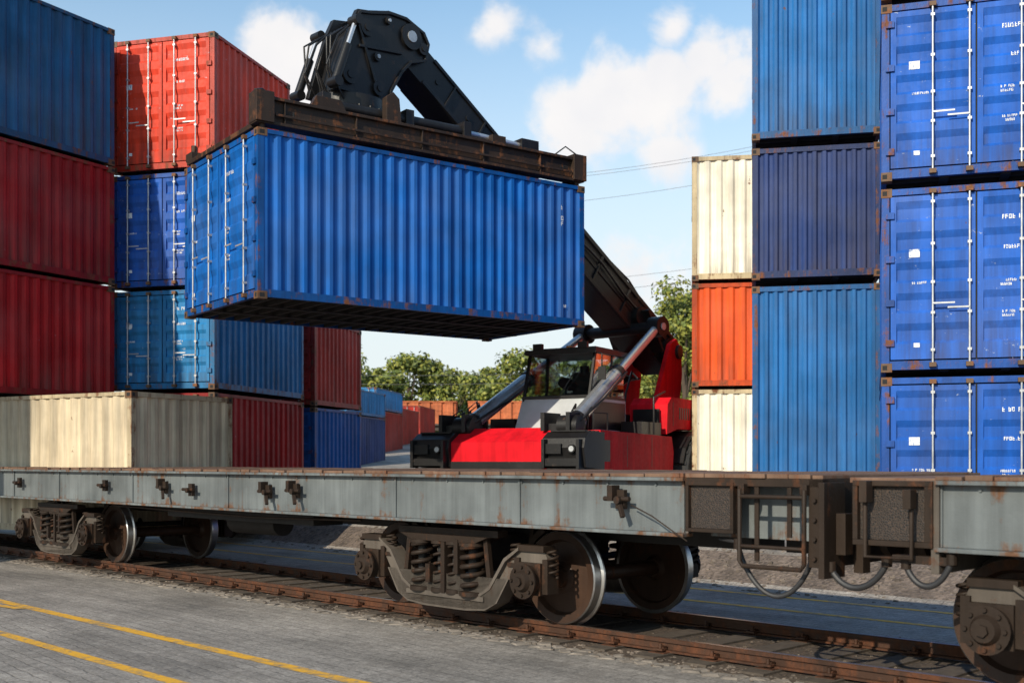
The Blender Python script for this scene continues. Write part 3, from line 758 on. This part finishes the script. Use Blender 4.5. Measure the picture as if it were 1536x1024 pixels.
for k in range(6):
    y=-.3+.12*k
    mb.tube([o+e*-.5+zz*8.85+nn*y,o+e*-.2+zz*(9.22+.02*k)+nn*y,o+e*.4+zz*(9.33+.02*k)+nn*y,o+e*1.0+zz*9.1+nn*y],.018,1)
rc=o+e*1.05
mb.cyl(rc+zz*7.35,rc+zz*7.62,.62,1,28);mb.cyl(rc+zz*7.25,rc+zz*7.36,.72,1,28)
for k in range(20):
    an=k*math.pi/10
    mb.cyl(rc+zz*7.36+Vector((math.cos(an)*.67,math.sin(an)*.67,0)),rc+zz*7.41+Vector((math.cos(an)*.67,math.sin(an)*.67,0)),.03,1,6)
mb.box(rc.x-.45,rc.x+.45,rc.y-.45,rc.y+.45,7.02,7.26,1)
mb.obj("boom",SM,rs,SO,.012)
mb=MB()
for sy in(1,-1):
    A=Vector((-.55,1.32 if sy>0 else -.95,1.95));B=P0+D*.14-un*.35+(sd*1.05 if (sd.y*sy>0) else -sd*1.05)
    dr=(B-A).normalized()
    q=A+(B-A)*.5
    mb.cyl(A,q,.15,10,24);mb.cyl(q-dr*.16,q,.175,1,20);mb.cyl(A+dr*.25,A+dr*.33,.165,1,20);mb.cyl(q,B,.095,2,20)
    mb.cyl(A-Vector((0,.2,0)),A+Vector((0,.2,0)),.2,1,18);mb.cyl(B-sd*.16,B+sd*.16,.22,1,18);mb.cyl(B-sd*.18,B+sd*.18,.08,9,12)
    mb.tube([A+Vector((.0,.19,.1)),A+(B-A)*.25+Vector((0,.2,0)),q+Vector((0,.2,0))],.025,1)
mb.obj("lift_cylinders",SM,rs,SO)
# spreader (container frame)
mb=MB();L,W,H=6.58,CW,2.66
def ibeam(y,x0,x1,z0=H+.08,h=.44):
    mb.box(x0,x1,y-.12,y+.12,z0,z0+.05,6);mb.box(x0,x1,y-.12,y+.12,z0+h-.05,z0+h,6)
    mb.box(x0+.02,x1-.03,y-.05,y+.05,z0+.05,z0+h-.05,6)
    x=x0+.5
    while x<x1:
        mb.box(x-.012,x+.012,y-.10,y+.10,z0+.05,z0+h-.05,6);x+=1.27
ibeam(.13,-.02,L+.0);ibeam(W-.5,1.7,L-.3,H+.08,.3)
mb.box(.3,L-.3,.0,.03,H+.22,H+.26,6)
for x0,x1 in((.0,.24),(L-.24,L)):
    mb.box(x0,x1,.25,W-.1,H+.04,H+.12,6)
    mb.box(x0-.03,x1+.03,-.03,.28,H+.10,H+.58,6)
    mb.box(x0+.02,x1-.02,W-.28,W+.0,H+.12,H+.26,6)
    mb.cyl(((x0+x1)/2,W-.14,H+.26),((x0+x1)/2,W-.14,H+.40),.05,6,10)
    for y in(.1,W-.1): mb.cyl(((x0+x1)/2,y,H-.02),((x0+x1)/2,y,H+.14),.05,6,10)
mb.box(1.7,L-.6,1.0,1.32,H+.18,H+.5,6);mb.box(1.7,L-.6,1.68,2.0,H+.18,H+.5,6)
for x in(1.8,3.3,4.6,5.7): mb.box(x,x+.2,.25,W-.4,H+.16,H+.42,6)
mb.box(1.3,3.6,.7,2.1,H+.44,H+.72,1)
mb.cyl((1.25,.52,H+.74),(4.2,.52,H+.74),.10,1,16);mb.cyl((4.2,.52,H+.74),(5.6,.52,H+.70),.055,2,12)
for x in(1.3,2.9,4.1): mb.box(x,x+.16,.38,.68,H+.5,H+.9,1)
mb.box(5.4,5.8,.4,.66,H+.5,H+.82,1);mb.box(4.7,5.0,.35,.75,H+.5,H+.76,6)
mb.prism([(2.45,H+.5),(2.45,H+1.0),(2.58,H+1.1),(2.7,H+1.0),(2.75,H+.5)],(0,.35,0),(1,0,0),(0,0,1),-.08,.08,6)
mb.prism([(1.0,H+.5),(1.15,H+.78),(1.6,H+.78),(1.75,H+.5)],(0,.35,0),(1,0,0),(0,0,1),-.06,.06,6)
for k in range(7):
    mb.tube([(2+k*.1,.9,H+.75),(2.6+k*.2,.6+.05*k,H+.64),(3.6+k*.2,.4+.05*k,H+.56),(4.9,.3+.06*k,H+.6),(6.2,.2+.1*k,H+.55)],.02,1)
mb.tube([(6.0,.2,H+.55),(6.2,.1,H+.72),(6.45,.08,H+.6)],.015,1);mb.tube([(-.0,.1,H+.6),(.2,.3,H+.7),(.6,.3,H+.53)],.02,1)
glyphs(mb,(.45,.075,H+.27),(1,0,0),(0,0,1),(0,-1,0),[4],.08,77);glyphs(mb,(6.0,.075,H+.27),(1,0,0),(0,0,1),(0,-1,0),[4],.08,78)
mb.obj("spreader",SM,rs,LC,.008)

# ------------------------------------------------------------ background
def zg(X,Y):
    v=TM.inverted()@Vector((X,Y,0));return gz(v.x,v.y)
bgspec=[(-7.3,50,80,NAVY,BLUEL),(-7.3,61,82,REDB,BLUEL),(-7.0,70,83,REDB,None),(-6.4,79,84,REDB,None)]
for X,Y,yaw,m1,m2 in bgspec:
    z=zg(X,Y)
    container("shipping_container",place(X,Y,z,yaw),6.06,2.44,2.4,m1,True,.27)
    if m2: container("shipping_container",place(X,Y,z+2.42,yaw),6.06,2.44,1.2,m2,True,.27)
container("shipping_container",place(11.5,60,zg(13,60),5),12.19,2.44,2.59,REDB,False,.3)
container("shipping_container",place(11.5,60,zg(13,60)+2.6,5),12.19,2.44,2.2,REDO,False,.3)
M_wag=rusty("freight_wagon_orange",(.46,.13,.05),(.22,.09,.05),.35,.8)
M_gro=plain("freight_wagon_dark",(.05,.04,.035),.8)
x=-16
while x<30:
    z=zg(x,93)
    mb=MB()
    mb.corr((0,0,.9),(1,0,0),11.4,(0,0,1),1.8,(0,-1,0),.95,.12,0,(.75,.03,.19,.03))
    mb.box(0,11.4,.13,2.7,.9,2.66,0);mb.box(-.05,11.45,-.06,2.8,2.66,2.76,0);mb.box(-.1,11.5,-.05,2.75,.75,.9,1)
    for c in(1.6,9.8):
        for dx in(-.9,.9):
            for yy in(.3,2.3): mb.cyl((c+dx,yy-.06,.45),(c+dx,yy+.06,.45),.45,1,20)
        mb.box(c-1.2,c+1.2,.2,.28,.35,.7,1)
    mb.box(-.5,0,1.2,1.5,.7,.9,1);mb.box(11.4,11.9,1.2,1.5,.7,.9,1)
    mb.obj("freight_wagon",[M_wag,M_gro],None,Matrix.Translation((x,93,z)))
    x+=12.4

def leafmat(name,c):
    t=NT(name);n=t.noise(.6,4);n2=t.noise(7,3)
    col=t.scalecol(c,t.ramp(n,.3,.7,.6,1.4));col=t.scalecol(col,t.ramp(n2,.3,.7,.7,1.3))
    return t.out(col,.65)
M_l1=leafmat("foliage_light",(.23,.235,.035));M_l2=leafmat("foliage_mid",(.10,.13,.02));M_bark=plain("bark",(.07,.05,.035),.9)
def tree(mb,x,y,z,h,r,seed,nl=1500,ls=.28,low=.22):
    rn=random.Random(seed)
    mb.cyl((x,y,z-.5),(x,y,z+h*.55),.035*h*.6,2,8,.012*h)
    cl=[]
    for k in range(24):
        a_=rn.uniform(0,6.28);rr=r*rn.uniform(.1,.85);hh=z+h*rn.uniform(low,.92)
        rr*=1-.55*max(0,(hh-z)/h-.5)
        c=Vector((x+rr*math.cos(a_),y+rr*math.sin(a_),hh));cl.append((c,r*rn.uniform(.18,.38)))
        if k<8: mb.cyl((x,y,z+h*rn.uniform(.2,.45)),c,.012*h,2,5,.004*h)
    for i in range(nl):
        c,cr=rn.choice(cl)
        d=Vector((rn.gauss(0,1),rn.gauss(0,1),rn.gauss(0,1))).normalized()*cr*rn.uniform(.4,1.25)
        d.z*=.75
        p=c+d
        n=(d.normalized()+Vector((rn.uniform(-1,1),rn.uniform(-1,1),rn.uniform(-.3,1)))*.9).normalized()
        a1=n.orthogonal().normalized();a2=n.cross(a1);th=rn.uniform(0,3.14)
        b1=a1*math.cos(th)+a2*math.sin(th);b2=n.cross(b1);s_=ls*rn.uniform(.5,1.4)
        mb.add([p-b1*s_,p-b2*s_*.5,p+b1*s_,p+b2*s_*.55],[(0,1,2,3)],0 if rn.random()<.45 else 1)
mb=MB();rn=random.Random(11)
xs=-22;k=0
while xs<24:
    y=rn.uniform(108,135);tree(mb,xs,y,4.0,rn.uniform(6.6,9.8),rn.uniform(2.8,4.0),100+k,2900,.25,.1);xs+=rn.uniform(1.3,2.1);k+=1
mb.obj("tree_row",[M_l1,M_l2,M_bark])
for (X,Y,h,r,s) in((11.3,74,10.8,3.2,31),(14.4,78,11.5,3.5,32),(8.3,84,6.5,2.4,33)):
    mb=MB();tree(mb,0,0,0,h,r,s,9000,.15)
    mb.obj("deciduous_tree",[M_l1,M_l2,M_bark],None,Matrix.Translation((X,Y,zg(X,Y))))
M_pole=plain("utility_pole_wood",(.12,.09,.07),.9);M_wire=plain("power_line",(.10,.10,.11),.6)
poles=[(-34,96),(36,80)]
for X,Y in poles:
    mb=MB();z=zg(X,Y);mb.cyl((X,Y,z),(X,Y,34),.25,0,10,.14);
    for zz_ in(14,24,32): mb.box(X-1.4,X+1.4,Y-.08,Y+.08,zz_,zz_+.18,0)
    mb.obj("utility_pole",[M_pole])
mb=MB()
for (za,zb_,sg) in((27.5,29,4.5),(26.6,28.4,4),(25,27,4.4),(16.5,19.5,2.6),(15.6,18.6,2.6),(9.9,10.5,1.6),(9.2,9.8,1.6)):
    pts=[]
    for i in range(41):
        t_=i/40;pts.append((-34+70*t_,96-16*t_,za+(zb_-za)*t_-sg*4*t_*(1-t_)))
    mb.tube(pts,.014,0,5)
mb.obj("power_lines",[M_wire])

# ------------------------------------------------------------ light & sky
sdv=Vector((-.57,-.82,0)).normalized();EL=29
sv=Vector((sdv.x*math.cos(R(EL)),sdv.y*math.cos(R(EL)),math.sin(R(EL))))
sun=bpy.data.lights.new("sun","SUN");sun.energy=5.0;sun.angle=R(.5);sun.color=(1,.89,.71)
so=bpy.data.objects.new("sun",sun);COL.objects.link(so);so.rotation_euler=sv.to_track_quat('Z','Y').to_euler()
w=bpy.data.worlds.new("World");scene.world=w;w.use_nodes=True
nt=w.node_tree;N=nt.nodes;Lk=nt.links
bg=N["Background"];bg.inputs["Strength"].default_value=.105
sky=N.new("ShaderNodeTexSky");sky.sky_type='NISHITA';sky.sun_disc=False;sky.sun_elevation=R(EL);sky.sun_rotation=math.atan2(sdv.x,sdv.y)
sky.air_density=1.1;sky.dust_density=.6;sky.ozone_density=1.6
gain=N.new("ShaderNodeVectorMath");gain.operation='MULTIPLY';Lk.new(sky.outputs[0],gain.inputs[0]);gain.inputs[1].default_value=(1.55,1.85,1.85)
tc=N.new("ShaderNodeTexCoord")
no=N.new("ShaderNodeTexNoise");no.inputs["Scale"].default_value=11;no.inputs["Detail"].default_value=7;no.inputs["Roughness"].default_value=.58;no.inputs["Distortion"].default_value=.2
Lk.new(tc.outputs["Generated"],no.inputs["Vector"])
def wm(op,a,b=None,c=None):
    m=N.new("ShaderNodeMath");m.operation=op
    for i,x in enumerate((a,b,c)):
        if x is None: continue
        if isinstance(x,(int,float)): m.inputs[i].default_value=x
        else: Lk.new(x,m.inputs[i])
    return m.outputs[0]
acc=None
for px,py,r,s_ in((1010,45,.028,1),(1055,80,.036,1),(1000,112,.04,1),(945,128,.042,1),(915,165,.048,1),(870,190,.045,.95),(960,160,.048,.9),(1085,120,.03,.8),(450,100,.05,1),(415,90,.035,.9),(985,232,.035,.7),(820,65,.026,.42),(745,38,.026,.42),(900,260,.06,.5),(950,400,.07,.45)):
    d=Vector(((px-768)/1700,1,(692-py)/1700)).normalized()
    vm=N.new("ShaderNodeVectorMath");vm.operation='DISTANCE';Lk.new(tc.outputs["Generated"],vm.inputs[0]);vm.inputs[1].default_value=d
    f=wm('MULTIPLY',wm('MAXIMUM',wm('SUBTRACT',1,wm('DIVIDE',vm.outputs["Value"],r*1.25)),0),s_)
    acc=f if acc is None else wm('MAXIMUM',acc,f)
tot=wm('ADD',wm('MULTIPLY',acc,.8),wm('MULTIPLY',wm('SUBTRACT',no.outputs["Fac"],.5),1.7))
mr=N.new("ShaderNodeMapRange");mr.interpolation_type='SMOOTHSTEP';mr.inputs["From Min"].default_value=.12;mr.inputs["From Max"].default_value=.48;Lk.new(tot,mr.inputs["Value"])
g=wm('MULTIPLY',mr.outputs[0],wm('MINIMUM',wm('MULTIPLY',acc,6),1))
sx=N.new("ShaderNodeSeparateXYZ");Lk.new(tc.outputs["Generated"],sx.inputs[0])
hz_=N.new("ShaderNodeMapRange");hz_.interpolation_type='SMOOTHSTEP';hz_.inputs["From Min"].default_value=.46;hz_.inputs["From Max"].default_value=.06;hz_.inputs["To Max"].default_value=.92;Lk.new(sx.outputs[2],hz_.inputs["Value"])
m1=N.new("ShaderNodeMix");m1.data_type='RGBA';Lk.new(hz_.outputs[0],m1.inputs[0]);Lk.new(gain.outputs[0],m1.inputs[6]);m1.inputs[7].default_value=(7.9,8.4,8.6,1)
m2=N.new("ShaderNodeMix");m2.data_type='RGBA';Lk.new(wm('MULTIPLY',g,.94),m2.inputs[0]);Lk.new(m1.outputs[2],m2.inputs[6])
n5=N.new("ShaderNodeTexNoise");n5.inputs["Scale"].default_value=16;n5.inputs["Detail"].default_value=5;Lk.new(tc.outputs["Generated"],n5.inputs["Vector"])
m3=N.new("ShaderNodeMix");m3.data_type='RGBA';Lk.new(n5.outputs["Fac"],m3.inputs[0]);m3.inputs[6].default_value=(10.2,9.7,9.2,1);m3.inputs[7].default_value=(8.0,8.0,8.4,1)
Lk.new(m3.outputs[2],m2.inputs[7]);Lk.new(m2.outputs[2],bg.inputs["Color"])

# ------------------------------------------------------------ camera
cam=bpy.data.cameras.new("camera");co=bpy.data.objects.new("camera",cam);COL.objects.link(co)
co.location=(0,0,1.8);co.rotation_euler=(R(90),0,0)
cam.sensor_width=36;cam.lens=36*1700/1536;cam.shift_y=180/1536;cam.clip_end=4000;cam.clip_start=.1
cam.dof.use_dof=True;cam.dof.focus_distance=15.5;cam.dof.aperture_fstop=2.0
scene.camera=co
scene.view_settings.view_transform='Standard';scene.view_settings.look='None';scene.view_settings.exposure=0
